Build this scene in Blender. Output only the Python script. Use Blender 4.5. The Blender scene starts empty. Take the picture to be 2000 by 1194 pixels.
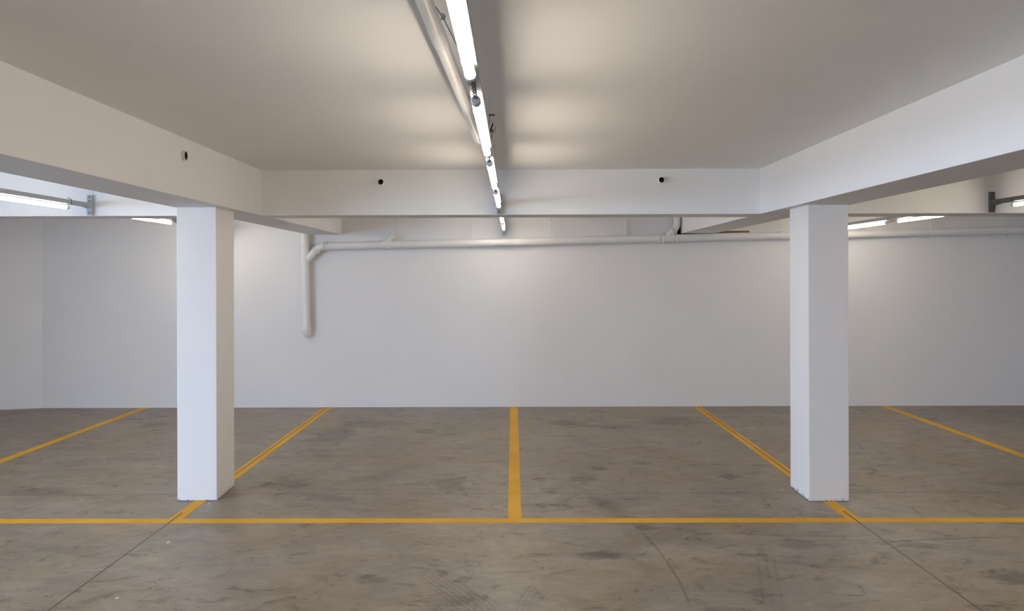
import bpy, bmesh, math, random
from mathutils import Vector, Matrix

random.seed(7)
scene = bpy.context.scene
COL = scene.collection
F = 1667.0          # focal length in pixels of the 2000 px wide frame
H = 1.8125          # camera height (m)
ZB = H + 0.542      # underside of the beams
ZC = H + 0.957      # ceiling
YW = 11.62          # far wall
PI = math.pi

# ------------------------------------------------------------------ node helpers
class NB:
    """small builder for shader node trees"""
    def __init__(self, nt):
        self.nt = nt
    def node(self, t, **kw):
        n = self.nt.nodes.new(t)
        for k, v in kw.items():
            setattr(n, k, v)
        return n
    def put(self, sock, v):
        if v is None:
            return
        if isinstance(v, bpy.types.NodeSocket):
            self.nt.links.new(v, sock)
        else:
            sock.default_value = v
    def m(self, op, a, b=None, c=None, clamp=False):
        n = self.node('ShaderNodeMath', operation=op, use_clamp=clamp)
        self.put(n.inputs[0], a); self.put(n.inputs[1], b); self.put(n.inputs[2], c)
        return n.outputs[0]
    def step(self, x, lo, hi, a=0.0, b=1.0, smooth=True):
        n = self.node('ShaderNodeMapRange', interpolation_type='SMOOTHSTEP' if smooth else 'LINEAR')
        n.clamp = True
        self.put(n.inputs['Value'], x)
        for i, v in (('From Min', lo), ('From Max', hi), ('To Min', a), ('To Max', b)):
            self.put(n.inputs[i], v)
        return n.outputs['Result']
    def noise(self, vec, scale, detail=4.0, rough=0.55, dist=0.0):
        n = self.node('ShaderNodeTexNoise')
        self.put(n.inputs['Vector'], vec)
        n.inputs['Scale'].default_value = scale
        n.inputs['Detail'].default_value = detail
        n.inputs['Roughness'].default_value = rough
        n.inputs['Distortion'].default_value = dist
        return n.outputs['Fac']
    def mapping(self, vec, scale=(1, 1, 1), rot=(0, 0, 0), loc=(0, 0, 0)):
        n = self.node('ShaderNodeMapping')
        self.put(n.inputs['Vector'], vec)
        n.inputs['Scale'].default_value = scale
        n.inputs['Rotation'].default_value = rot
        n.inputs['Location'].default_value = loc
        return n.outputs[0]
    def mix(self, fac, a, b, blend='MIX'):
        n = self.node('ShaderNodeMix', data_type='RGBA', blend_type=blend)
        self.put(n.inputs[0], fac)
        for s, v in ((n.inputs[6], a), (n.inputs[7], b)):
            if isinstance(v, tuple):
                v = (v[0], v[1], v[2], 1.0)
            self.put(s, v)
        return n.outputs[2]
    def pos(self):
        g = self.node('ShaderNodeNewGeometry')
        return g.outputs['Position']
    def xyz(self, v):
        n = self.node('ShaderNodeSeparateXYZ')
        self.put(n.inputs[0], v)
        return n.outputs[0], n.outputs[1], n.outputs[2]
    def comb(self, x, y, z=0.0):
        n = self.node('ShaderNodeCombineXYZ')
        self.put(n.inputs[0], x); self.put(n.inputs[1], y); self.put(n.inputs[2], z)
        return n.outputs[0]
    def bump(self, h, strength=0.1, dist=0.01):
        n = self.node('ShaderNodeBump')
        n.inputs['Strength'].default_value = strength
        n.inputs['Distance'].default_value = dist
        self.put(n.inputs['Height'], h)
        return n.outputs[0]

def material(name, base=(0.8, 0.8, 0.8), rough=0.6, metal=0.0, spec=0.5):
    mt = bpy.data.materials.new(name)
    mt.use_nodes = True
    b = mt.node_tree.nodes['Principled BSDF']
    b.inputs['Base Color'].default_value = (*base, 1)
    b.inputs['Roughness'].default_value = rough
    b.inputs['Metallic'].default_value = metal
    b.inputs['Specular IOR Level'].default_value = spec
    return mt, b, NB(mt.node_tree)

# ------------------------------------------------------------------ materials
def plain_noise(name, base, rough, metal=0.0, amt=0.06, scale=3.0, bump=0.0, bscale=60.0, spec=0.4):
    mt, b, n = material(name, base, rough, metal, spec)
    p = n.pos()
    f = n.noise(p, scale, 5)
    dark = tuple(c * (1 - amt) for c in base)
    lite = tuple(min(1, c * (1 + amt)) for c in base)
    n.put(b.inputs['Base Color'], n.mix(n.step(f, 0.3, 0.7), dark, lite))
    if bump:
        n.put(b.inputs['Normal'], n.bump(n.noise(p, bscale, 4), bump, 0.004))
    return mt

M_WALL = plain_noise('white_wall_paint', (0.755, 0.745, 0.74), 0.55, amt=0.012, scale=0.9, bump=0.06, bscale=35)
M_CEIL = plain_noise('ceiling_paint', (0.88, 0.87, 0.86), 0.7, amt=0.012, scale=0.8, bump=0.05, bscale=50)
M_BEAM = plain_noise('beam_paint', (0.85, 0.845, 0.835), 0.6, amt=0.012, scale=1.1, bump=0.05, bscale=40)
M_PIPE = plain_noise('white_painted_pipe', (0.76, 0.75, 0.735), 0.38, amt=0.02, scale=4)
M_GALV = plain_noise('galvanised_steel', (0.47, 0.475, 0.475), 0.6, metal=0.1, amt=0.14, scale=55, spec=0.25)
M_GALVD = plain_noise('dull_and_shaded_steel', (0.17, 0.17, 0.155), 0.6, metal=0.2, amt=0.22, scale=60, spec=0.25)  # dull small steel; on the front right rail its darkness stands in for shade
M_CAP = plain_noise('grey_plastic', (0.72, 0.72, 0.73), 0.5, amt=0.05, scale=30)
M_WIRE = plain_noise('dark_wire', (0.05, 0.045, 0.04), 0.5, amt=0.1, scale=30)
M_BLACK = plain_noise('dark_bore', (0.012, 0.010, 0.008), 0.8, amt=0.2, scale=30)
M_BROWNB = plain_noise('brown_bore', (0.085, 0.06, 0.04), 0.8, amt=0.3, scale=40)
M_POCKET = plain_noise('pocket_shade_concrete', (0.05, 0.047, 0.045), 0.9, amt=0.25, scale=12)  # bare concrete darkened so the wall pocket reads as deep shade
M_FLAKE = plain_noise('pale_flake', (0.60, 0.53, 0.44), 0.7, amt=0.15, scale=60)

def wood_mat():
    mt, b, n = material('brown_timber', (0.2, 0.09, 0.04), 0.6)
    v = n.mapping(n.pos(), (2, 30, 60))
    f = n.noise(v, 2.0, 6, 0.6, 0.4)
    n.put(b.inputs['Base Color'], n.mix(n.step(f, 0.3, 0.7), (0.16, 0.07, 0.028), (0.30, 0.145, 0.06)))
    return mt
M_WOOD = wood_mat()

def column_mat():
    """white paint, bare scuffed concrete where it meets the slab"""
    mt, b, n = material('column_paint', (0.80, 0.79, 0.775), 0.5)
    p = n.pos()
    x, y, z = n.xyz(p)
    f = n.noise(p, 26, 6, 0.65)
    g = n.noise(p, 1.2, 4)
    paint = n.mix(n.step(g, 0.3, 0.7), (0.765, 0.75, 0.74), (0.785, 0.77, 0.76))
    edge = n.step(n.m('SUBTRACT', z, n.m('MULTIPLY', n.step(f, 0.52, 0.78), 0.042)), 0.002, 0.008, 1.0, 0.0)
    n.put(b.inputs['Base Color'], n.mix(edge, paint, (0.16, 0.145, 0.13)))
    n.put(b.inputs['Normal'], n.bump(n.noise(p, 40, 4), 0.06, 0.004))
    return mt
M_COLUMN = column_mat()

def tube_mat():
    mt = bpy.data.materials.new('lit_fluorescent_tube')
    mt.use_nodes = True
    nt = mt.node_tree
    nt.nodes.remove(nt.nodes['Principled BSDF'])
    e = nt.nodes.new('ShaderNodeEmission')
    e.inputs['Color'].default_value = (1.0, 0.88, 0.735, 1)
    n = NB(nt)
    g = nt.nodes.new('ShaderNodeNewGeometry')
    _, _, nz = n.xyz(g.outputs['Normal'])
    n.put(e.inputs['Strength'], n.step(nz, -0.8, 0.8, TUBE * 1.15, TUBE * 0.55))
    nt.links.new(e.outputs[0], nt.nodes['Material Output'].inputs[0])
    return mt
TUBE = 26.0
M_TUBE = tube_mat()

def fl(px, py):
    """floor point under a pixel of the 2000 x 1194 photograph"""
    py = py + 0.0027 * (px - 1003)
    d = F * H / (py - 535.0)
    return ((px - 1003) * d / F, d)

def joint_mask(n, x, y, wob):
    """thin saw-cut joints of the slab, in metres on the floor"""
    xl = n.m('ABSOLUTE', n.m('ADD', n.m('ADD', x, 2.505), n.m('MULTIPLY', y, 0.0025)))
    xr = n.m('ABSOLUTE', n.m('SUBTRACT', x, 2.502))
    yl = n.m('ABSOLUTE', n.m('SUBTRACT', n.m('ADD', y, n.m('MULTIPLY', wob, 0.006)), 7.03))
    a = n.step(xl, 0.0042, 0.0064, 1, 0)
    b_ = n.step(xr, 0.0042, 0.0064, 1, 0)
    c = n.step(yl, 0.0035, 0.0085, 0.75, 0)
    return n.m('MAXIMUM', n.m('MAXIMUM', a, b_), c), n.m('MAXIMUM', a, b_)

def circle3(p1, p2, p3):
    ax, ay = p1; bx, by = p2; cx, cy = p3
    d = 2 * (ax * (by - cy) + bx * (cy - ay) + cx * (ay - by))
    if abs(d) < 1e-3:
        bx += 0.02; by += 0.02
        d = 2 * (ax * (by - cy) + bx * (cy - ay) + cx * (ay - by))
    ux = ((ax*ax + ay*ay) * (by - cy) + (bx*bx + by*by) * (cy - ay) + (cx*cx + cy*cy) * (ay - by)) / d
    uy = ((ax*ax + ay*ay) * (cx - bx) + (bx*bx + by*by) * (ax - cx) + (cx*cx + cy*cy) * (bx - ax)) / d
    return ux, uy, math.hypot(ax - ux, ay - uy)

def floor_mat():
    mt, b, n = material('stained_concrete', (0.25, 0.22, 0.19), 0.5)
    p = n.pos()
    x, y, z = n.xyz(p)
    flat = n.comb(x, y, 0.0)
    big = n.noise(flat, 0.5, 4, 0.55, 0.4)
    mid = n.noise(n.mapping(flat, (1.0, 1.15, 1)), 1.9, 9, 0.66, 0.9)
    streak = n.noise(n.mapping(flat, (1.0, 1.7, 1), (0, 0, 0.15)), 4.2, 9, 0.7, 1.3)
    fine = n.noise(flat, 45, 6, 0.75)
    swirl = n.noise(n.mapping(flat, (1.3, 1.7, 1), (0, 0, -0.5)), 1.6, 9, 0.72, 2.6)
    hue = n.noise(n.mapping(flat, (1, 1.2, 1), loc=(5.2, 0.4, 0)), 1.1, 5, 0.55, 0.6)
    warm = n.mix(n.step(hue, 0.36, 0.62), FLOOR_A, FLOOR_B)
    val = n.m('ADD', n.m('MULTIPLY', n.m('SUBTRACT', big, 0.5), 0.5), n.m('MULTIPLY', n.m('SUBTRACT', mid, 0.5), 1.15))
    val = n.m('ADD', val, n.m('MULTIPLY', n.m('SUBTRACT', streak, 0.5), 1.0))
    val = n.m('ADD', val, n.m('MULTIPLY', n.m('SUBTRACT', fine, 0.5), 0.34))
    val = n.m('ADD', val, 0.975)
    # trowel swirls: fine contour lines, strong only in places
    lines = n.step(n.m('SINE', n.m('MULTIPLY', swirl, 95.0)), 0.25, 1.0)
    lines = n.m('MULTIPLY', lines, n.step(n.noise(n.mapping(flat, (1, 1, 1), loc=(9, 2, 0)), 1.25, 4, 0.6, 0.8), 0.5, 0.66))
    # scuffed dark smudges, only in patches
    smudge = n.m('MULTIPLY', n.step(swirl, 0.53, 0.64), n.step(mid, 0.5, 0.58, 1.0, 0.1))
    specks = n.m('MULTIPLY', n.step(n.noise(n.mapping(flat, (1, 1.4, 1)), 8.5, 4, 0.6, 0.8), 0.64, 0.69), 0.4)
    dark = n.m('ADD', n.m('MULTIPLY', smudge, 0.40), specks)
    dark = n.m('ADD', dark, n.m('MULTIPLY', lines, 0.13))
    ragged = n.noise(n.mapping(flat, (1, 1.5, 1), (0, 0, 0.6)), 9.0, 6, 0.7, 1.6)
    # tyre marks and named stains
    def add_blob(px, py, rx, ry, s):
        nonlocal dark
        cx, cy = fl(px, py)
        dx = n.m('DIVIDE', n.m('SUBTRACT', x, cx), rx * cy / F)
        dy = n.m('DIVIDE', n.m('SUBTRACT', y, cy), ry * cy * cy / (F * H))
        r2 = n.m('ADD', n.m('MULTIPLY', dx, dx), n.m('MULTIPLY', dy, dy))
        r2 = n.m('ADD', r2, n.m('ADD', n.m('MULTIPLY', n.m('SUBTRACT', streak, 0.5), 3.6), n.m('MULTIPLY', n.m('SUBTRACT', ragged, 0.5), 3.2)))
        dark = n.m('ADD', dark, n.step(r2, 0.3, 1.1, s * 1.25, 0.0))
    def add_arc(a, bb, c, w, s, ridge=0.0):
        nonlocal dark
        P = [fl(*a), fl(*bb), fl(*c)]
        cx, cy, r = circle3(*P)
        dx = n.m('SUBTRACT', x, cx); dy = n.m('SUBTRACT', y, cy)
        rr = n.m('SQRT', n.m('ADD', n.m('MULTIPLY', dx, dx), n.m('MULTIPLY', dy, dy)))
        off = n.m('SUBTRACT', rr, r)
        band = n.step(n.m('ABSOLUTE', off), w * 0.35, w * 0.62, 1, 0)
        if ridge:
            wv = n.m('SINE', n.m('MULTIPLY', off, 2 * PI / ridge))
            band = n.m('MULTIPLY', band, n.step(wv, -0.2, 0.9, 0.25, 1.0))
        # ends: distance from the middle of the mark
        mx, my = P[1]
        half = 0.5 * (math.dist(P[0], P[1]) + math.dist(P[1], P[2]))
        ex = n.m('SUBTRACT', x, mx); ey = n.m('SUBTRACT', y, my)
        ed = n.m('SQRT', n.m('ADD', n.m('MULTIPLY', ex, ex), n.m('MULTIPLY', ey, ey)))
        band = n.m('MULTIPLY', band, n.step(ed, half * 0.65, half * 1.05, 1, 0))
        band = n.m('MULTIPLY', band, n.step(streak, 0.36, 0.56, 0.25, 1.0))
        dark = n.m('ADD', dark, n.m('MULTIPLY', band, s * 1.5))
    for a in ARCS: add_arc(*a)
    for a in BLOBS: add_blob(*a)
    val = n.m('SUBTRACT', val, dark)
    # pale cleaner patches
    pale = n.noise(n.mapping(flat, (1, 1.8, 1), loc=(3.1, 1.7, 0)), 0.95, 6, 0.6, 1.0)
    val = n.m('ADD', val, n.step(pale, 0.56, 0.74, 0.0, 0.20))
    val = n.m('MAXIMUM', val, 0.35)
    col = n.mix(1.0, warm, n.comb(val, val, val), 'MULTIPLY')
    jm, _ = joint_mask(n, x, y, n.m('SUBTRACT', streak, 0.5))
    col = n.mix(jm, col, (0.035, 0.026, 0.02))
    n.put(b.inputs['Base Color'], col)
    n.put(b.inputs['Roughness'], n.m('ADD', 0.33, n.m('MULTIPLY', mid, 0.24)))
    n.put(b.inputs['Normal'], n.bump(n.m('SUBTRACT', n.m('MULTIPLY', fine, 0.4), jm), 0.12, 0.004))
    return mt

def paint_mat():
    mt, b, n = material('yellow_line_paint', (0.7, 0.42, 0.05), 0.6, spec=0.25)
    p = n.pos()
    x, y, z = n.xyz(p)
    flat = n.comb(x, y, 0.0)
    g = n.noise(flat, 1.4, 5, 0.6)
    fine = n.noise(flat, 30, 5, 0.7)
    col = n.mix(n.step(g, 0.35, 0.65), (0.60, 0.315, 0.012), (0.66, 0.375, 0.028))
    scuff = n.step(n.noise(n.mapping(flat, (1, 1.8, 1)), 9, 7, 0.7, 1.5), 0.64, 0.74, 0.0, 0.6)
    col = n.mix(scuff, col, (0.30, 0.22, 0.11))
    col = n.mix(n.m('MULTIPLY', n.step(fine, 0.5, 0.75), 0.18), col, (0.50, 0.29, 0.06))
    _, jm = joint_mask(n, x, y, 0.0)
    gap = n.m('MULTIPLY', n.step(y, 6.48, 6.5, 1, 0), jm)      # the cut runs open at the front
    back = n.m('MULTIPLY', n.step(y, 7.05, 7.1, 0, 1), jm)     # and again behind the columns
    n.put(b.inputs['Base Color'], n.mix(n.m('MAXIMUM', gap, back), col, (0.06, 0.035, 0.015)))
    return mt

FLOOR_A = (0.234, 0.188, 0.137)
FLOOR_B = (0.236, 0.207, 0.172)
ARCS = [
    ((1030, 915), (1152, 967), (1214, 1012), 0.10, 0.22, 0.024),
    ((1185, 985), (1288, 1080), (1345, 1180), 0.016, 0.30, 0.0),
    ((1150, 965), (1215, 1012), (1262, 1060), 0.22, 0.22, 0.034),
    ((1140, 1092), (1255, 1062), (1370, 1020), 0.16, 0.20, 0.03),
    ((990, 1086), (1150, 1084), (1290, 1086), 0.10, 0.16, 0.0),
    ((650, 950), (745, 926), (850, 900), 0.15, 0.22, 0.05),
    ((-20, 1112), (75, 1068), (160, 1030), 0.32, 0.22, 0.045),
    ((20, 1062), (115, 1073), (215, 1092), 0.13, 0.22, 0.03),
    ((1400, 1040), (1560, 1047), (1745, 1046), 0.020, 0.28, 0.0),
    ((1400, 1058), (1580, 1062), (1740, 1056), 0.14, 0.16, 0.05),
    ((1690, 1062), (1850, 1053), (2010, 1049), 0.03, 0.34, 0.0),
    ((1720, 1058), (1880, 1073), (2010, 1086), 0.10, 0.20, 0.03),
    ((1480, 1094), (1620, 1106), (1770, 1120), 0.05, 0.22, 0.03),
    ((1488, 1085), (1496, 1130), (1506, 1200), 0.16, 0.14, 0.05),
    ((1020, 1200), (1030, 1168), (1055, 1140), 0.10, 0.15, 0.03),
    ((835, 1122), (880, 1150), (935, 1192), 0.20, 0.20, 0.035),
    ((900, 1160), (925, 1178), (955, 1200), 0.20, 0.18, 0.035),
    ((1256, 1094), (1266, 1108), (1284, 1120), 0.12, 0.15, 0.03),
    ((1060, 1126), (1095, 1119), (1130, 1112), 0.03, 0.24, 0.0),
    ((600, 880), (640, 880), (690, 881), 0.04, 0.30, 0.0),
    ((1460, 945), (1490, 970), (1525, 1003), 0.16, 0.14, 0.04),
]
BLOBS = [
    (1100, 826, 30, 7, 0.30), (1130, 833, 50, 5, 0.22), (1200, 835, 40, 5, 0.25), (1320, 823, 60, 10, 0.24),
    (1140, 935, 32, 12, 0.28), (1055, 937, 18, 5, 0.34), (1170, 917, 16, 4, 0.38), (1095, 993, 26, 10, 0.30),
    (1060, 988, 18, 6, 0.26), (1070, 958, 18, 8, 0.22), (900, 1133, 20, 8, 0.34), (1260, 1030, 24, 7, 0.34),
    (1170, 1085, 44, 10, 0.24), (730, 828, 80, 8, 0.25), (830, 843, 24, 5, 0.34), (650, 850, 46, 20, 0.22),
    (560, 945, 50, 12, 0.26), (880, 945, 40, 18, 0.26), (560, 1151, 40, 11, 0.13), (720, 1133, 36, 10, 0.28),
    (860, 1172, 60, 16, 0.24), (300, 830, 30, 6, 0.28), (260, 819, 20, 3, 0.28), (400, 905, 40, 7, 0.2),
    (640, 974, 60, 9, 0.16), (1560, 1065, 50, 12, 0.22), (1980, 1130, 60, 18, 0.3), (1780, 1066, 60, 8, 0.26),
    (1425, 930, 24, 8, 0.28), (1420, 1194, 50, 12, 0.22), (1920, 1188, 40, 8, 0.3), (1960, 945, 50, 5, 0.22),
    (1490, 1085, 14, 14, 0.2), (1480, 1160, 24, 12, 0.18), (205, 1158, 40, 12, 0.12), (60, 960, 50, 10, 0.15),
]
M_FLOOR = floor_mat()
M_PAINT = paint_mat()

# ------------------------------------------------------------------ mesh helpers
def mesh_obj(name, bm, mats, parent=None, smooth=False):
    bmesh.ops.recalc_face_normals(bm, faces=bm.faces)
    me = bpy.data.meshes.new(name)
    bm.to_mesh(me); bm.free()
    for m_ in (mats if isinstance(mats, (list, tuple)) else [mats]):
        me.materials.append(m_)
    if smooth:
        for p in me.polygons: p.use_smooth = True
        me.set_sharp_from_angle(angle=math.radians(40))
    o = bpy.data.objects.new(name, me)
    COL.objects.link(o)
    if parent is not None:
        o.parent = parent
    return o

def empty(name, loc=(0, 0, 0)):
    o = bpy.data.objects.new(name, None)
    o.empty_display_size = 0.1
    COL.objects.link(o)
    o.location = loc
    return o

def tag(o, label=None, cat=None, group=None, kind=None):
    if label: o['label'] = label
    if cat: o['category'] = cat
    if group: o['group'] = group
    if kind: o['kind'] = kind
    return o

def box(bm, lo, hi, bevel=0.0, mi=0):
    x0, y0, z0 = lo; x1, y1, z1 = hi
    vs = [bm.verts.new(c) for c in ((x0,y0,z0),(x1,y0,z0),(x1,y1,z0),(x0,y1,z0),(x0,y0,z1),(x1,y0,z1),(x1,y1,z1),(x0,y1,z1))]
    fs = [bm.faces.new([vs[i] for i in f]) for f in ((0,3,2,1),(4,5,6,7),(0,1,5,4),(1,2,6,5),(2,3,7,6),(3,0,4,7))]
    for f in fs: f.material_index = mi
    if bevel:
        es = list({e for f in fs for e in f.edges})
        bmesh.ops.bevel(bm, geom=es, offset=bevel, segments=2, affect='EDGES', profile=0.7)
    return vs

def prism(bm, quad_lo, z0, z1, quad_hi=None, bevel=0.0):
    quad_hi = quad_hi or quad_lo
    k = len(quad_lo)
    a = [bm.verts.new((p[0], p[1], z0)) for p in quad_lo]
    c = [bm.verts.new((p[0], p[1], z1)) for p in quad_hi]
    fs = [bm.faces.new(a[::-1]), bm.faces.new(c)]
    for i in range(k):
        j = (i + 1) % k
        fs.append(bm.faces.new((a[i], a[j], c[j], c[i])))
    if bevel:
        es = list({e for f in fs for e in f.edges})
        bmesh.ops.bevel(bm, geom=es, offset=bevel, segments=2, affect='EDGES', profile=0.7)

def tube(bm, pts, r, seg=16, caps=True, mi=0):
    """round bar along a polyline; r a number or one per point"""
    pts = [Vector(p) for p in pts]
    k = len(pts)
    rs = r if isinstance(r, (list, tuple)) else [r] * k
    dirs = []
    for i in range(k):
        if i == 0: d = pts[1] - pts[0]
        elif i == k - 1: d = pts[-1] - pts[-2]
        else: d = (pts[i+1] - pts[i]).normalized() + (pts[i] - pts[i-1]).normalized()
        if d.length < 1e-9: d = dirs[-1] if dirs else Vector((0, 0, 1))
        dirs.append(d.normalized())
    u = dirs[0].orthogonal().normalized()
    rings = []
    for i in range(k):
        d = dirs[i]
        u = (u - d * u.dot(d))
        u = u.normalized() if u.length > 1e-9 else d.orthogonal().normalized()
        v = d.cross(u)
        rings.append([bm.verts.new(pts[i] + (u * math.cos(2*PI*j/seg) + v * math.sin(2*PI*j/seg)) * rs[i]) for j in range(seg)])
    for i in range(k - 1):
        for j in range(seg):
            jj = (j + 1) % seg
            f = bm.faces.new((rings[i][j], rings[i][jj], rings[i+1][jj], rings[i+1][j])); f.material_index = mi
    if caps:
        f = bm.faces.new(rings[0][::-1]); f.material_index = mi
        f = bm.faces.new(rings[-1]); f.material_index = mi

def bend(p0, p1, p2, rad, n=8):
    """points that round the corner p0-p1-p2"""
    p0, p1, p2 = Vector(p0), Vector(p1), Vector(p2)
    a = (p0 - p1).normalized(); c = (p2 - p1).normalized()
    A, C = p1 + a * rad, p1 + c * rad
    return [A.lerp(p1, t).lerp(p1.lerp(C, t), t) for t in [i / n for i in range(n + 1)]]

def bar(name, pts, r, mat, parent, seg=16):
    bm = bmesh.new(); tube(bm, pts, r, seg)
    return mesh_obj(name, bm, mat, parent, True)

# ------------------------------------------------------------------ setting
XL, XR, YB = -8.6, 9.2, -6.0
bm = bmesh.new()
box(bm, (-20, YB - 0.3, -0.2), (XR + 0.3, YW + 0.3, 0.0))
tag(mesh_obj('floor', bm, M_FLOOR), 'stained grey brown concrete floor with tyre marks', 'floor', kind='structure')

bm = bmesh.new()
box(bm, (XL - 0.3, YB - 0.3, ZC), (XR + 0.3, YW + 0.3, ZC + 0.25))
tag(mesh_obj('ceiling', bm, M_CEIL), 'smooth off white painted ceiling slab', 'ceiling', kind='structure')

# far wall, with the rough pocket left open round the end of the right beam
xb = -6.42
HX0, HX1, HX2, HZ0, HZ1 = 2.205, 2.36, 3.215, H + 0.517, H + 0.578
bm = bmesh.new()
T = 0.3
box(bm, (xb, YW, 0), (HX0, YW + T, ZC))
box(bm, (HX0, YW, 0), (HX2, YW + T, HZ0))
box(bm, (HX1, YW, HZ1), (HX2, YW + T, ZC))
box(bm, (HX2, YW, 0), (XR + 0.3, YW + T, ZC))
box(bm, (HX0 - 0.1, YW + 0.16, HZ0 - 0.1), (HX2 + 0.1, YW + T - 0.01, ZC - 0.002), mi=1)  # pocket back, its shade put into the dark colour
tag(mesh_obj('wall_back', bm, [M_WALL, M_POCKET]), 'long white painted wall behind the parking bays', 'wall', kind='structure')

def slanted_wall(name, a, c, thick, label):
    a, c = Vector((*a, 0)), Vector((*c, 0))
    d = (c - a).normalized(); nrm = Vector((-d.y, d.x, 0))
    bm = bmesh.new()
    q = [a, c, c + nrm * thick, a + nrm * thick]
    prism(bm, [(v.x, v.y) for v in q], 0, ZC)
    return tag(mesh_obj(name, bm, M_WALL), label, 'wall', kind='structure')
slanted_wall('wall_corner', (XL, 11.00), (xb, YW), 0.3, 'white wall panel angled towards the viewer at far left')
# left side with the wide vehicle entrance, open to the daylight
OY0, OY1, OZ = DOOR = (-3.7, 4.3, 2.35)
bm = bmesh.new()
box(bm, (XL - 0.3, OY1, 0), (XL, 11.3, ZC))
box(bm, (XL - 0.3, YB, 0), (XL, OY0, ZC))
box(bm, (XL - 0.3, OY0, OZ), (XL, OY1, ZC))
tag(mesh_obj('wall_left', bm, M_WALL), 'white side wall with the open vehicle entrance', 'wall', kind='structure')
bm = bmesh.new(); box(bm, (XR, YB, 0), (XR + 0.3, YW, ZC))
tag(mesh_obj('wall_right', bm, M_WALL), 'white side wall on the right', 'wall', kind='structure')
bm = bmesh.new(); box(bm, (XL - 0.3, YB - 0.3, 0), (XR + 0.3, YB, ZC))
tag(mesh_obj('wall_front', bm, M_WALL), 'white wall behind the viewer', 'wall', kind='structure')

# beams
def beam_long(name, s, f_in, f_out, label, yend=YW):
    y0 = YB
    q = [(s * f_in(y0), y0), (s * f_in(yend), yend), (s * f_out(yend), yend), (s * f_out(y0), y0)]
    bm = bmesh.new()
    prism(bm, q, ZB, ZC + 0.01, bevel=0.004)
    return tag(mesh_obj(name, bm, M_BEAM), label, 'beam', kind='structure')
lin = lambda y: 2.262 + 0.0066 * y
lout = lambda y: 2.632 + 0.0142 * y
rin = lambda y: 2.232 + 0.0036 * y
rout = lambda y: 2.618 + 0.0095 * y
beam_long('beam', -1, lin, lout, 'white ceiling beam running back over the left column')
beam_long('beam', 1, rin, rout, 'white ceiling beam running back over the right column', YW - 0.012)
YBF = lambda x: 7.835 - 0.009 * x       # front face of the cross beam
bm = bmesh.new()
prism(bm, [(XL - 0.1, YBF(XL)), (XR + 0.1, YBF(XR)), (XR + 0.1, 8.255), (XL - 0.1, 8.255)], ZB + 0.0006, ZC + 0.01, bevel=0.004)
tag(mesh_obj('beam', bm, M_BEAM), 'white cross beam spanning the picture in front of the far wall', 'beam', kind='structure')

# columns
def column(q, label):
    bm = bmesh.new()
    prism(bm, q, 0, ZB, bevel=0.006)
    return tag(mesh_obj('column', bm, M_COLUMN), label, 'column', 'square columns at the bay corners', 'thing')
column([(-2.695, 6.83), (-2.379, 6.83), (-2.399, 7.325), (-2.715, 7.325)],
       'left white square column, its front lit by cool daylight')
column([(2.337, 6.764), (2.654, 6.764), (2.668, 7.24), (2.344, 7.24)],
       'right white square column, its front face grey and left side bright')

# ------------------------------------------------------------------ floor lines
def strip(name, q, label, z=0.0016):
    bm = bmesh.new(); prism(bm, q, 0.0, z)
    return tag(mesh_obj(name, bm, M_PAINT), label, 'parking line', 'yellow parking lines', 'thing')
YF = lambda x: 6.264 - 0.0055 * x       # middle of the front line
wf = 0.056
xa, xz = XL + 0.6, XR - 0.6
strip('parking_line', [(xa, YF(xa) - wf), (xz, YF(xz) - wf), (xz, YF(xz) + wf), (xa, YF(xa) + wf)],
      'long yellow line along the open front of the bays')
def divider(xn, xf, label, w=0.05):
    y0 = YF(xn) + wf
    strip('parking_line', [(xn - w, y0), (xn + w, y0), (xf + w, YW - 0.004), (xf - w, YW - 0.004)], label)
divider(0.004, 0.0, 'straight yellow bay divider in the middle of the floor')
divider(-2.508, -2.523, 'yellow bay divider running under the left column')
divider(2.497, 2.49, 'yellow bay divider running under the right column')
divider(-4.98, -5.02, 'yellow bay divider left of the left column')
divider(5.03, 5.03, 'yellow bay divider right of the right column')

# ------------------------------------------------------------------ lamp rails
TZ = H + 0.590       # centre height of the tubes
RZ0, RZ1 = H + 0.621, H + 0.659
def channel_bm(bm, x, y0, y1, z0, z1, hw=0.0205, t=0.003):
    """strut channel with its mouth turned up"""
    prof = [(-hw, z1), (-hw, z0), (hw, z0), (hw, z1), (hw - 0.008, z1), (hw - 0.008, z1 - t), (hw - t, z1 - t), (hw - t, z0 + t),
            (-hw + t, z0 + t), (-hw + t, z1 - t), (-hw + 0.008, z1 - t), (-hw + 0.008, z1)]
    rings = [[bm.verts.new((x + px, y, pz)) for px, pz in prof] for y in (y0, y1)]
    k = len(prof)
    for i in range(k):
        j = (i + 1) % k
        bm.faces.new((rings[0][i], rings[0][j], rings[1][j], rings[1][i]))
    bm.faces.new(rings[0][::-1]); bm.faces.new(rings[1])

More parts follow.
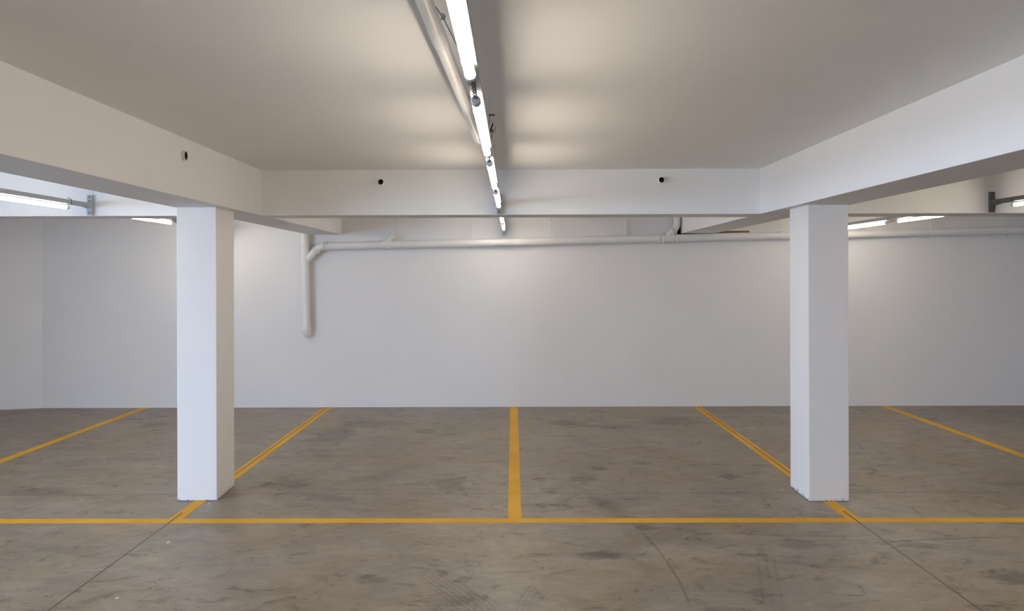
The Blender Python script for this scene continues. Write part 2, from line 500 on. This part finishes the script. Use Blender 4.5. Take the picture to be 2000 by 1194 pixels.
def post_parts(root, x, yface, z0, z1, mat):
    """upright strut on a wall or beam face (facing -y), with its bolts and angle bracket"""
    bm = bmesh.new()
    hw, dp, t = 0.0225, 0.03, 0.003
    prof = [(-hw, 0), (-hw, -dp), (hw, -dp), (hw, 0), (hw - t, 0), (hw - t, -dp + t), (-hw + t, -dp + t), (-hw + t, 0)]
    rings = [[bm.verts.new((x + px, yface + py, z)) for px, py in prof] for z in (z0, z1)]
    k = len(prof)
    for i in range(k):
        j = (i + 1) % k
        bm.faces.new((rings[0][i], rings[0][j], rings[1][j], rings[1][i]))
    bm.faces.new(rings[0][::-1]); bm.faces.new(rings[1])
    post = mesh_obj('upright_post', bm, mat, root)
    for z in (z0 + 0.022, z1 - 0.02, z1 - 0.055):
        bm = bmesh.new()
        tube(bm, [(x, yface - dp + 0.001, z), (x, yface - dp - 0.006, z)], 0.0075, 6)
        tube(bm, [(x, yface - dp - 0.005, z), (x, yface - dp - 0.012, z)], 0.004, 8)
        b_ = mesh_obj('bolt', bm, M_GALVD, root)
    bm = bmesh.new()
    zc = (RZ0 + RZ1) / 2
    box(bm, (x - 0.024, yface - dp - 0.10, RZ0 - 0.004), (x + 0.024, yface - dp - 0.004, RZ0), 0.001)
    box(bm, (x - 0.024, yface - dp - 0.10, RZ0), (x - 0.0206, yface - dp - 0.004, RZ1), 0.0006)
    box(bm, (x + 0.0206, yface - dp - 0.10, RZ0), (x + 0.024, yface - dp - 0.004, RZ1), 0.0006)
    box(bm, (x - 0.024, yface - dp - 0.004, RZ0 - 0.045), (x + 0.024, yface - dp, RZ1), 0.001)
    br = mesh_obj('angle_bracket', bm, mat, root)
    for yy in (-0.035, -0.075):
        bm = bmesh.new()
        tube(bm, [(x, yface - dp + yy, RZ0 - 0.003), (x, yface - dp + yy, RZ0 - 0.012)], 0.006, 6)
        mesh_obj('bolt', bm, M_GALVD, br)
    return post

def rail(x, y0, y1, face, label, mat=None, post=True, xface=None):
    mat = mat or M_GALV
    r = empty('lamp_rail', (0, 0, 0))
    bm = bmesh.new(); channel_bm(bm, x, y0, y1, RZ0, RZ1)
    mesh_obj('channel', bm, mat, r)
    if post:
        post_parts(r, x, face, H + (0.548 if face < 9 else 0.565 if x > 3 else 0.52), H + (0.735 if face < 9 else 0.715), mat)
    tag(r, label, 'lamp rail', 'steel rails that carry the lamps')
    return r
XM, XLm, XRm = -0.127, -3.894, 4.362
r_mid = rail(XM, -2.2, YBF(XM) - 0.045, YBF(XM), 'long galvanised lamp rail down the middle of the ceiling')
r_left = rail(XLm, 0.0, YBF(XLm) - 0.045, YBF(XLm), 'galvanised lamp rail ending on the cross beam at far left')
r_right = rail(XRm, 0.0, YBF(XRm) - 0.045, YBF(XRm), 'lamp rail coloured darker for its shade, ending on the cross beam at far right', M_GALVD)  # shade on this rail is put into its darker steel
r_mid2 = rail(XM, 8.262, YW - 0.045, YW, 'short middle lamp rail between the cross beam and far wall')
r_left2 = rail(XLm - 0.01, 8.262, YW - 0.045, YW, 'lamp rail left of the left column behind the cross beam')
r_right2 = rail(XRm + 0.045, 8.262, YW - 0.045, YW, 'lamp rail right of the right column behind the cross beam')
# small black tie poking up from the left rail
bm = bmesh.new()
yt = 7.84 - 0.36
tube(bm, [(XLm + 0.0215, yt, RZ0 - 0.001), (XLm + 0.0215, yt, RZ1 + 0.002), (XLm + 0.004, yt, RZ1 + 0.010), (XLm - 0.012, yt, RZ1 + 0.022)], 0.003, 8)
mesh_obj('cable_tie', bm, M_WIRE, r_left)

# ------------------------------------------------------------------ tube lamps
TR, TL = 0.0158, 1.25
def make_lamp():
    """tube lamp hung under a rail: origin at the near end of the tube, length along +y"""
    root = empty('tube_lamp')
    bm = bmesh.new()
    tube(bm, [(0, 0.0, 0), (0, TL, 0)], TR, 24)
    mesh_obj('glowing_tube', bm, M_TUBE, root, True)
    for s in (0, 1):
        y = 0.0 if s == 0 else TL
        d = -1 if s == 0 else 1
        bm = bmesh.new()
        tube(bm, [(0, y - d * 0.012, 0), (0, y + d * 0.022, 0), (0, y + d * 0.028, 0)], [TR + 0.0012, TR + 0.0012, TR - 0.003], 24)
        cp = mesh_obj('end_cap', bm, M_CAP, root, True)
    for y in (0.16, TL - 0.16):
        bm = bmesh.new()
        rad = TR + 0.0012
        pts = [(rad * math.cos(a), y, rad * math.sin(a)) for a in [math.radians(-60 + i * 30) for i in range(11)]]
        tube(bm, pts, 0.0018, 6)
        box(bm, (-0.008, y - 0.008, TR), (0.008, y + 0.008, RZ0 - TZ - 0.0006), 0.001)
        mesh_obj('spring_clip', bm, M_GALV, root)
    # curly lead from the near cap back to the rail
    bm = bmesh.new()
    pts = []
    for i in range(49):
        t = i / 48
        a = t * 2 * PI * 6
        pts.append((0.006 * math.cos(a), -0.03 - 0.21 * t, 0.004 + 0.016 * t + 0.006 * math.sin(a)))
    tube(bm, pts, 0.0021, 6)
    mesh_obj('power_lead', bm, M_WIRE, root, True)
    return root

def copy_tree(o, parent=None):
    c = o.copy(); COL.objects.link(c)
    if parent is not None: c.parent = parent
    for ch in list(o.children): copy_tree(ch, c)
    return c

proto = None
def lamp(x, ynear, label, group):
    global proto
    if proto is None:
        proto = make_lamp(); o = proto
    else:
        o = copy_tree(proto)
    o.location = (x, ynear, TZ)
    return tag(o, label, 'tube lamp', group)
N0 = [1.28, 2.925, 4.56, 6.185]
g1 = 'tube lamps in the middle row'
mid = ['largest lit tube lamp, cut off by the top edge of the photo',
       'second lit tube lamp from the front in the middle row',
       'third lit tube lamp from the front in the middle row',
       'lit tube lamp in the middle row ending just before the cross beam']
for y, l in zip(N0, mid): lamp(XM, y, l, g1)
lamp(XM, 8.46, 'tiny lit tube lamp seen just below the middle of the cross beam', g1)
lamp(XM, 10.05, 'tiny lit tube lamp nearest the far wall in the middle row', g1)
g2 = 'tube lamps in the left row'
lamp(XLm, N0[3], 'lit tube lamp at the left edge, in front of the cross beam', g2)
lamp(XLm - 0.01, 8.48, 'short lit tube lamp beside the left column, behind the cross beam', g2)
g3 = 'tube lamps in the right row'
lamp(XRm, N0[3], 'lit tube lamp at the right edge, in front of the cross beam', g3)
lamp(XRm + 0.045, 8.52, 'lit tube lamp under the cross beam, right one of the two beside the right column', g3)
lamp(XRm + 0.045, 10.09, 'lit tube lamp touching the right column in view, behind the cross beam', g3)
lamp(XLm - 0.01, 10.05, 'lit tube lamp near the far wall behind the left column', g2)
# the rows go on outside the picture
for x in (XLm, XRm):
    for y in N0[0:3]:
        lamp(x, y, 'lit tube lamp of a side row, above the view', 'tube lamps above the view')
for y in (-0.36, -2.0):
    lamp(XM, y, 'lit tube lamp of the middle row, over the viewer', 'tube lamps over the viewer')

# ------------------------------------------------------------------ pipe along the ceiling
def at(px, py, d):
    py = py + 0.0027 * (px - 1003)
    return Vector(((px - 1003) * d / F, d, H + (535 - py) * d / F))
cp = empty('ceiling_pipe')
pA, pJ, pB = Vector((-0.318, 1.2, H + 0.892)), Vector((-0.262, 3.10, H + 0.838)), Vector((-0.200, 5.05, H + 0.780))
bm = bmesh.new(); tube(bm, [pA, pJ], 0.0275, 24); mesh_obj('near_length', bm, M_PIPE, cp, True)
bm = bmesh.new(); tube(bm, [pJ] + bend(pJ, pB, pB + Vector((0, 0.02, 0.3)), 0.09) + [(pB.x, pB.y + 0.011, ZC - 0.0005)], 0.0255, 24)
mesh_obj('far_length', bm, M_PIPE, cp, True)
u = (pJ - pA).normalized()
bm = bmesh.new(); tube(bm, [pJ - u * 0.16, pJ - u * 0.155, pJ - u * 0.006, pJ + u * 0.0], [0.0275, 0.0292, 0.0292, 0.026], 24)
mesh_obj('socket', bm, M_PIPE, cp, True)
tag(cp, 'white pipe slung under the ceiling beside the middle lamps', 'pipe')
# tie wire between pipe and rail
tw = empty('tie_wire')
bm = bmesh.new()
k0 = at(866, 33, 2.72)
top = Vector((XM - 0.022, 2.62, RZ1 - 0.004))
pc = pA.lerp(pJ, (k0.y - 1.2) / 1.9)
tube(bm, [(pc.x + 0.0272, pc.y, pc.z + 0.004), (pc.x + 0.03, pc.y, pc.z + 0.0), k0, k0.lerp(top, 0.35) + Vector((0.004, 0, -0.008)), top], 0.0016, 6)
mesh_obj('strand', bm, M_GALVD, tw, True)
bm = bmesh.new()
pts = [k0 + Vector((0.009 * math.cos(i * 1.3) * (1 - 0.3 * (i % 3)), 0.006 * math.sin(i * 2.1), 0.011 * math.sin(i * 1.7))) for i in range(22)]
tube(bm, pts, 0.0017, 6)
mesh_obj('knot', bm, M_GALV, tw, True)
tag(tw, 'twisted wire tied round the ceiling pipe beside the nearest lamp', 'wire')

# hanger hardware on the ceiling right of the middle rail
hg = empty('ceiling_hanger')
D = 5.13
P = lambda x, y, dd=0.0: at(x, y, D + dd)
bm = bmesh.new()
c0 = P(957.5, 226); c0.z = ZC - 0.004
box(bm, (c0.x - 0.006, D - 0.012, ZC - 0.006), (c0.x + 0.03, D + 0.012, ZC), 0.001)
mesh_obj('anchor_plate', bm, M_GALVD, hg)
bar('threaded_rod', [(c0.x, D, ZC - 0.002), P(957, 226) - Vector((0, 0, 0.004)), P(954.5, 258)], 0.0024, M_GALVD, hg, 8)
bm = bmesh.new(); tube(bm, [P(950, 238), P(962, 237.6)], 0.0018, 8); tube(bm, [P(956, 240) , P(956, 235)], 0.005, 6)
mesh_obj('nut_bar', bm, M_GALV, hg)
bm = bmesh.new()
a, b2, c2 = P(963.5, 241), P(958.5, 256), P(955, 268)
tube(bm, [a, b2, c2], [0.0042, 0.0042, 0.0014], 8)
mesh_obj('dark_strap', bm, M_BLACK, hg, True)
bar('hook', [P(968.5, 246), P(967.5, 258), P(963.5, 258.5), P(959, 257.5), P(954.5, 258)], 0.0020, M_GALVD, hg, 8)
bm = bmesh.new(); q = P(962.5, 255); box(bm, (q.x - 0.006, D - 0.008, q.z - 0.009), (q.x + 0.006, D + 0.008, q.z + 0.007), 0.002)
mesh_obj('clip', bm, M_GALVD, hg)
bar('drop_rod', [P(962, 257), P(959.5, 284), P(958.7, 300), (XM + 0.010, D, RZ1 - 0.001)], 0.0022, M_GALVD, hg, 8)
bm = bmesh.new(); tube(bm, [P(957.5, 286), P(965, 286.4)], 0.0028, 8); tube(bm, [P(959.5, 284), P(959.2, 290)], 0.0045, 6)
mesh_obj('cross_nut', bm, M_GALVD, hg)
tag(hg, 'small steel hanger of rods and clips on the ceiling right of the lamps', 'hanger')

# ------------------------------------------------------------------ pipe stubs in the beams
def stub(name, pos, nrm, bore, label, r=0.0285, L=0.045):
    nrm = Vector(nrm).normalized()
    root = empty(name, pos)
    rot = Vector((0, 0, 1)).rotation_difference(nrm).to_matrix().to_4x4()
    prof = [(r + 0.004, -0.002), (r + 0.004, 0.004), (r, 0.006), (r, L), (r - 0.0045, L), (r - 0.0045, 0.002)]
    bm = bmesh.new(); S = 28
    rings = [[bm.verts.new(rot @ Vector((a * math.cos(2*PI*j/S), a * math.sin(2*PI*j/S), h))) for j in range(S)] for a, h in prof]
    for i in range(len(prof) - 1):
        for j in range(S):
            jj = (j + 1) % S
            bm.faces.new((rings[i][j], rings[i][jj], rings[i+1][jj], rings[i+1][j]))
    mesh_obj('sleeve', bm, M_PIPE, root, True)
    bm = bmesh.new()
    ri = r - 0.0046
    # added lining with a bottom: shade inside the open pipe as a dark colour
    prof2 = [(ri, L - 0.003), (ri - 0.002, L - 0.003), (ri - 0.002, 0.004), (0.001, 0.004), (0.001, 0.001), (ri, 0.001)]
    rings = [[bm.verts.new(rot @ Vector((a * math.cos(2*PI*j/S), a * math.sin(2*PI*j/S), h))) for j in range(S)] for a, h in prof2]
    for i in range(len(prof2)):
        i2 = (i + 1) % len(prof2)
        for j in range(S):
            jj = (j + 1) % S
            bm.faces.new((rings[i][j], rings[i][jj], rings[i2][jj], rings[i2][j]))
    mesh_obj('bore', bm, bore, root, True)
    tag(root, label, 'pipe stub', 'open pipe stubs in the beams')
xx = -1.2125; stub('pipe_stub', (xx, YBF(xx), H + 0.844), (0, -1, 0), M_BLACK, 'open pipe stub on the cross beam left of the lamps')
xx = 1.352; stub('pipe_stub', (xx, YBF(xx), H + 0.853), (0, -1, 0), M_BLACK, 'open pipe stub on the cross beam right of the lamps')
yy = 5.95; stub('pipe_stub', (-lin(yy), yy, H + 0.83), (1, 0, 0), M_BROWNB, 'open pipe stub on the inner side of the left beam', 0.034, 0.022)

# ------------------------------------------------------------------ drain pipe on the far wall
YP = YW - 0.085
R = 0.053
ds = empty('drain_pipe')
zx = lambda x: H + 0.431 + 0.0206 * x
pz = lambda x: Vector((x, YP, zx(x)))
xv = -2.815                     # down pipe
def collar(p, d, L=0.05, rr=R + 0.010, par=ds):
    d = Vector(d).normalized(); p = Vector(p)
    bm = bmesh.new()
    tube(bm, [p - d * L / 2, p - d * (L / 2 - 0.004), p + d * (L / 2 - 0.004), p + d * L / 2], [rr - 0.004, rr, rr, rr - 0.004], 28)
    return mesh_obj('collar', bm, M_PIPE, par, True)
xe = -2.62
corner = pz(xe)
diag_end = Vector((xv, YP, zx(xe) - (xe - xv) - 0.01))
bm = bmesh.new()
tube(bm, [pz(XR - 0.001), pz(xe + 0.09)], R, 28)
mesh_obj('main_run', bm, M_PIPE, ds, True)
bm = bmesh.new()
pts = [pz(xe + 0.11)] + bend(pz(xe + 0.3), corner, diag_end, 0.07) + [diag_end]
tube(bm, pts, R, 28)
mesh_obj('elbow', bm, M_PIPE, ds, True)
for xc_ in (xe + 0.055,):
    collar(pz(xc_), (1, 0, 0.02), 0.022)
dd = (diag_end - corner).normalized()
collar(corner + dd * 0.075, dd, 0.022)
# down pipe, turned into the wall at its foot
zbot = H - (652 - 535) * 11.53 / F
foot = Vector((xv + 0.018, YP, zbot))
bm = bmesh.new()
pts = [(xv, YP, ZB - 0.03), (xv + 0.002, YP, H + 0.25)] + bend((xv, YP, H + 0.25), foot, foot + Vector((0, 0.4, 0)), 0.06) + [(foot.x, YW - 0.0008, zbot)]
tube(bm, pts, R, 28)
mesh_obj('down_pipe', bm, M_PIPE, ds, True)
bm = bmesh.new(); tube(bm, [(xv, YP, ZB - 0.0015), (xv, YP, ZB - 0.05)], R, 28); mesh_obj('upper_stub', bm, M_PIPE, ds, True)
collar((xv, YP, H + 0.40), (0, 0, 1), 0.02)
collar((xv, YP, H + 0.20), (0, 0, 1), 0.05, R + 0.009)
collar((xv + 0.016, YP, H - 0.735), (0, 0, 1), 0.035, R + 0.010)
# capped branch near the left
xb1 = -1.74
s0 = pz(xb1); s1 = s0 + Vector((0.112, -0.012, 0.128))
d1 = (s1 - s0).normalized()
bm = bmesh.new(); tube(bm, [s0, s1], 0.042, 24); br1 = mesh_obj('capped_branch', bm, M_PIPE, ds, True)
bm = bmesh.new(); tube(bm, [s1 - d1 * 0.05, s1 - d1 * 0.046, s1 + d1 * 0.004, s1 + d1 * 0.012], [0.042, 0.049, 0.049, 0.036], 24); mesh_obj('cap', bm, M_PIPE, br1, True)
collar(pz(xb1 - 0.07), (1, 0, 0.02), 0.02); collar(pz(xb1 + 0.07), (1, 0, 0.02), 0.02)
# branch that climbs beside the right beam
xb2 = 2.07
t0 = pz(xb2); t1 = Vector((2.205, YP - 0.01, t0.z + 0.155)); t2 = Vector((2.205, YP - 0.01, ZC - 0.001))
bm = bmesh.new(); tube(bm, [t0] + bend(t0, t1, t2, 0.05) + [t2], R - 0.004, 28); br2 = mesh_obj('rising_branch', bm, M_PIPE, ds, True)
e1 = t0.lerp(t1, 0.68); collar(e1, t1 - t0, 0.02, R + 0.010)
for o_ in (-0.10, -0.05, 0.085, 0.125):
    collar(pz(xb2 + o_), (1, 0, 0.02), 0.02, R + 0.010)
tag(ds, 'long white drain pipe along the far wall with a down pipe at left', 'pipe')

# pipe straps
def strap(x, label, plate=True):
    root = empty('pipe_strap', (x, YP, zx(x)))
    bm = bmesh.new()
    seg = 28; w = 0.012; r0, r1 = R + 0.001, R + 0.0045
    for s in range(seg):
        a0, a1 = 2 * PI * s / seg, 2 * PI * (s + 1) / seg
        v = [bm.verts.new((xx_, rr * math.cos(a), rr * math.sin(a))) for a in (a0, a1) for rr in (r0, r1) for xx_ in (-w, w)]
        for f in ((0, 1, 5, 4), (2, 6, 7, 3), (0, 4, 6, 2), (1, 3, 7, 5)):
            bm.faces.new([v[i] for i in f])
    bmesh.ops.remove_doubles(bm, verts=bm.verts, dist=1e-5)
    mesh_obj('band', bm, M_PIPE, root)
    bm = bmesh.new()
    tube(bm, [(0, 0, R), (0, 0, ZC - zx(x))], 0.005, 10)
    mesh_obj('rod', bm, M_PIPE, root, True)
    if plate:
        bm = bmesh.new()
        box(bm, (-0.016, -0.004, R + 0.002), (0.016, 0.004, R + 0.14), 0.001)
        pl = mesh_obj('flat_link', bm, M_PIPE, root)
        bm = bmesh.new()
        tube(bm, [(0, -0.003, R + 0.06), (0, -0.010, R + 0.06)], 0.006, 6)
        tube(bm, [(0, -0.003, R + 0.10), (0, -0.008, R + 0.10)], 0.004, 6)
        mesh_obj('bolt', bm, M_GALV, pl)
    else:
        bm = bmesh.new(); tube(bm, [(0, 0, -R - 0.002), (0, 0, -R - 0.02)], 0.006, 6); mesh_obj('bolt', bm, M_GALV, root)
    tag(root, label, 'pipe strap', 'straps that hold the drain pipe')
K = 144.6
for px, l, pl in ((637, 'white pipe strap beside the left elbow of the drain pipe', False),
              (777, 'white pipe strap beside the short capped branch', False),
              (921, 'white pipe strap with a thin rod left of the far middle lamp', False),
              (1076, 'white pipe strap right of the far middle lamp', True),
              (1222, 'white pipe strap between the middle lamps and the rising branch', True),
              (1526, 'white pipe strap just left of the right column', True),
              (1818, 'white pipe strap right of the right column, below the pair of lamps', False),
              (1968, 'white pipe strap nearest the right edge', False)):
    strap((px - 1003) / K, l, pl)

# timber packed into the pocket beside the right beam
bm = bmesh.new(); box(bm, (2.70, YW - 0.004, HZ0 + 0.016), (HX2 - 0.003, YW + 0.12, HZ1 - 0.0015), 0.002)
tag(mesh_obj('timber_packer', bm, M_WOOD), 'strip of brown timber in the wall beside the right beam end', 'board')

# pale flakes on the floor
def flake(px, py, sx, sy, label):
    cx, cy = fl(px, py)
    bm = bmesh.new()
    n_ = 11
    r_ = [random.uniform(0.7, 1.1) for _ in range(n_)]
    q = [(cx + sx * r_[i] * math.cos(2*PI*i/n_), cy + sy * r_[i] * math.sin(2*PI*i/n_)) for i in range(n_)]
    prism(bm, q, 0.0, 0.003, [(cx + (a - cx) * 0.85, cy + (c - cy) * 0.85) for a, c in q])
    tag(mesh_obj('flake', bm, M_FLAKE), label, 'flake', 'pale flakes on the floor')
flake(327, 1060, 0.016, 0.022, 'pale flake on the floor in front of the left column')
flake(228, 1169, 0.012, 0.015, 'pale flake on the floor at the bottom left, beside the joint')
flake(407, 985, 0.011, 0.022, 'pale flake right at the foot of the left column')
flake(1527, 957, 0.009, 0.018, 'pale flake left of the foot of the right column')

# ------------------------------------------------------------------ light
w = bpy.data.worlds.new('World'); scene.world = w
w.use_nodes = True
bg = w.node_tree.nodes['Background']
bg.inputs['Color'].default_value = (0.50, 0.69, 1.0, 1)
bg.inputs['Strength'].default_value = 9.1
pl = bpy.data.lights.new('entrance_portal', 'AREA')
pl.shape = 'RECTANGLE'; pl.size = OY1 - OY0; pl.size_y = OZ
pl.cycles.is_portal = True
po = bpy.data.objects.new('entrance_portal', pl); COL.objects.link(po)
po.location = (XL - 0.05, (OY0 + OY1) / 2, OZ / 2)
po.rotation_euler = Matrix(((0, 0, -1), (1, 0, 0), (0, -1, 0))).to_euler()   # faces +x
z_ax = po.rotation_euler.to_matrix() @ Vector((0, 0, -1))
if z_ax.x < 0:
    po.rotation_euler = Matrix(((0, 0, 1), (1, 0, 0), (0, 1, 0))).to_euler()

# ------------------------------------------------------------------ camera
cam = bpy.data.cameras.new('camera')
cam.sensor_fit = 'HORIZONTAL'; cam.sensor_width = 36.0
cam.lens = F / 2000 * 36.0
cam.shift_x = -3.0 / 2000
cam.shift_y = -62.0 / 2000
cam.clip_start = 0.05
co = bpy.data.objects.new('camera', cam); COL.objects.link(co)
co.location = (0, 0, H)
co.rotation_euler = (Matrix.Rotation(PI / 2, 3, 'X') @ Matrix.Rotation(-0.0027, 3, 'Z')).to_euler()
scene.camera = co

scene.cycles.diffuse_bounces = 8
scene.cycles.max_bounces = 12
scene.cycles.use_denoising = True
scene.view_settings.view_transform = 'Standard'
scene.view_settings.look = 'None'
scene.view_settings.gamma = 1.0
scene.view_settings.use_curve_mapping = False
scene.view_settings.exposure = 1.04
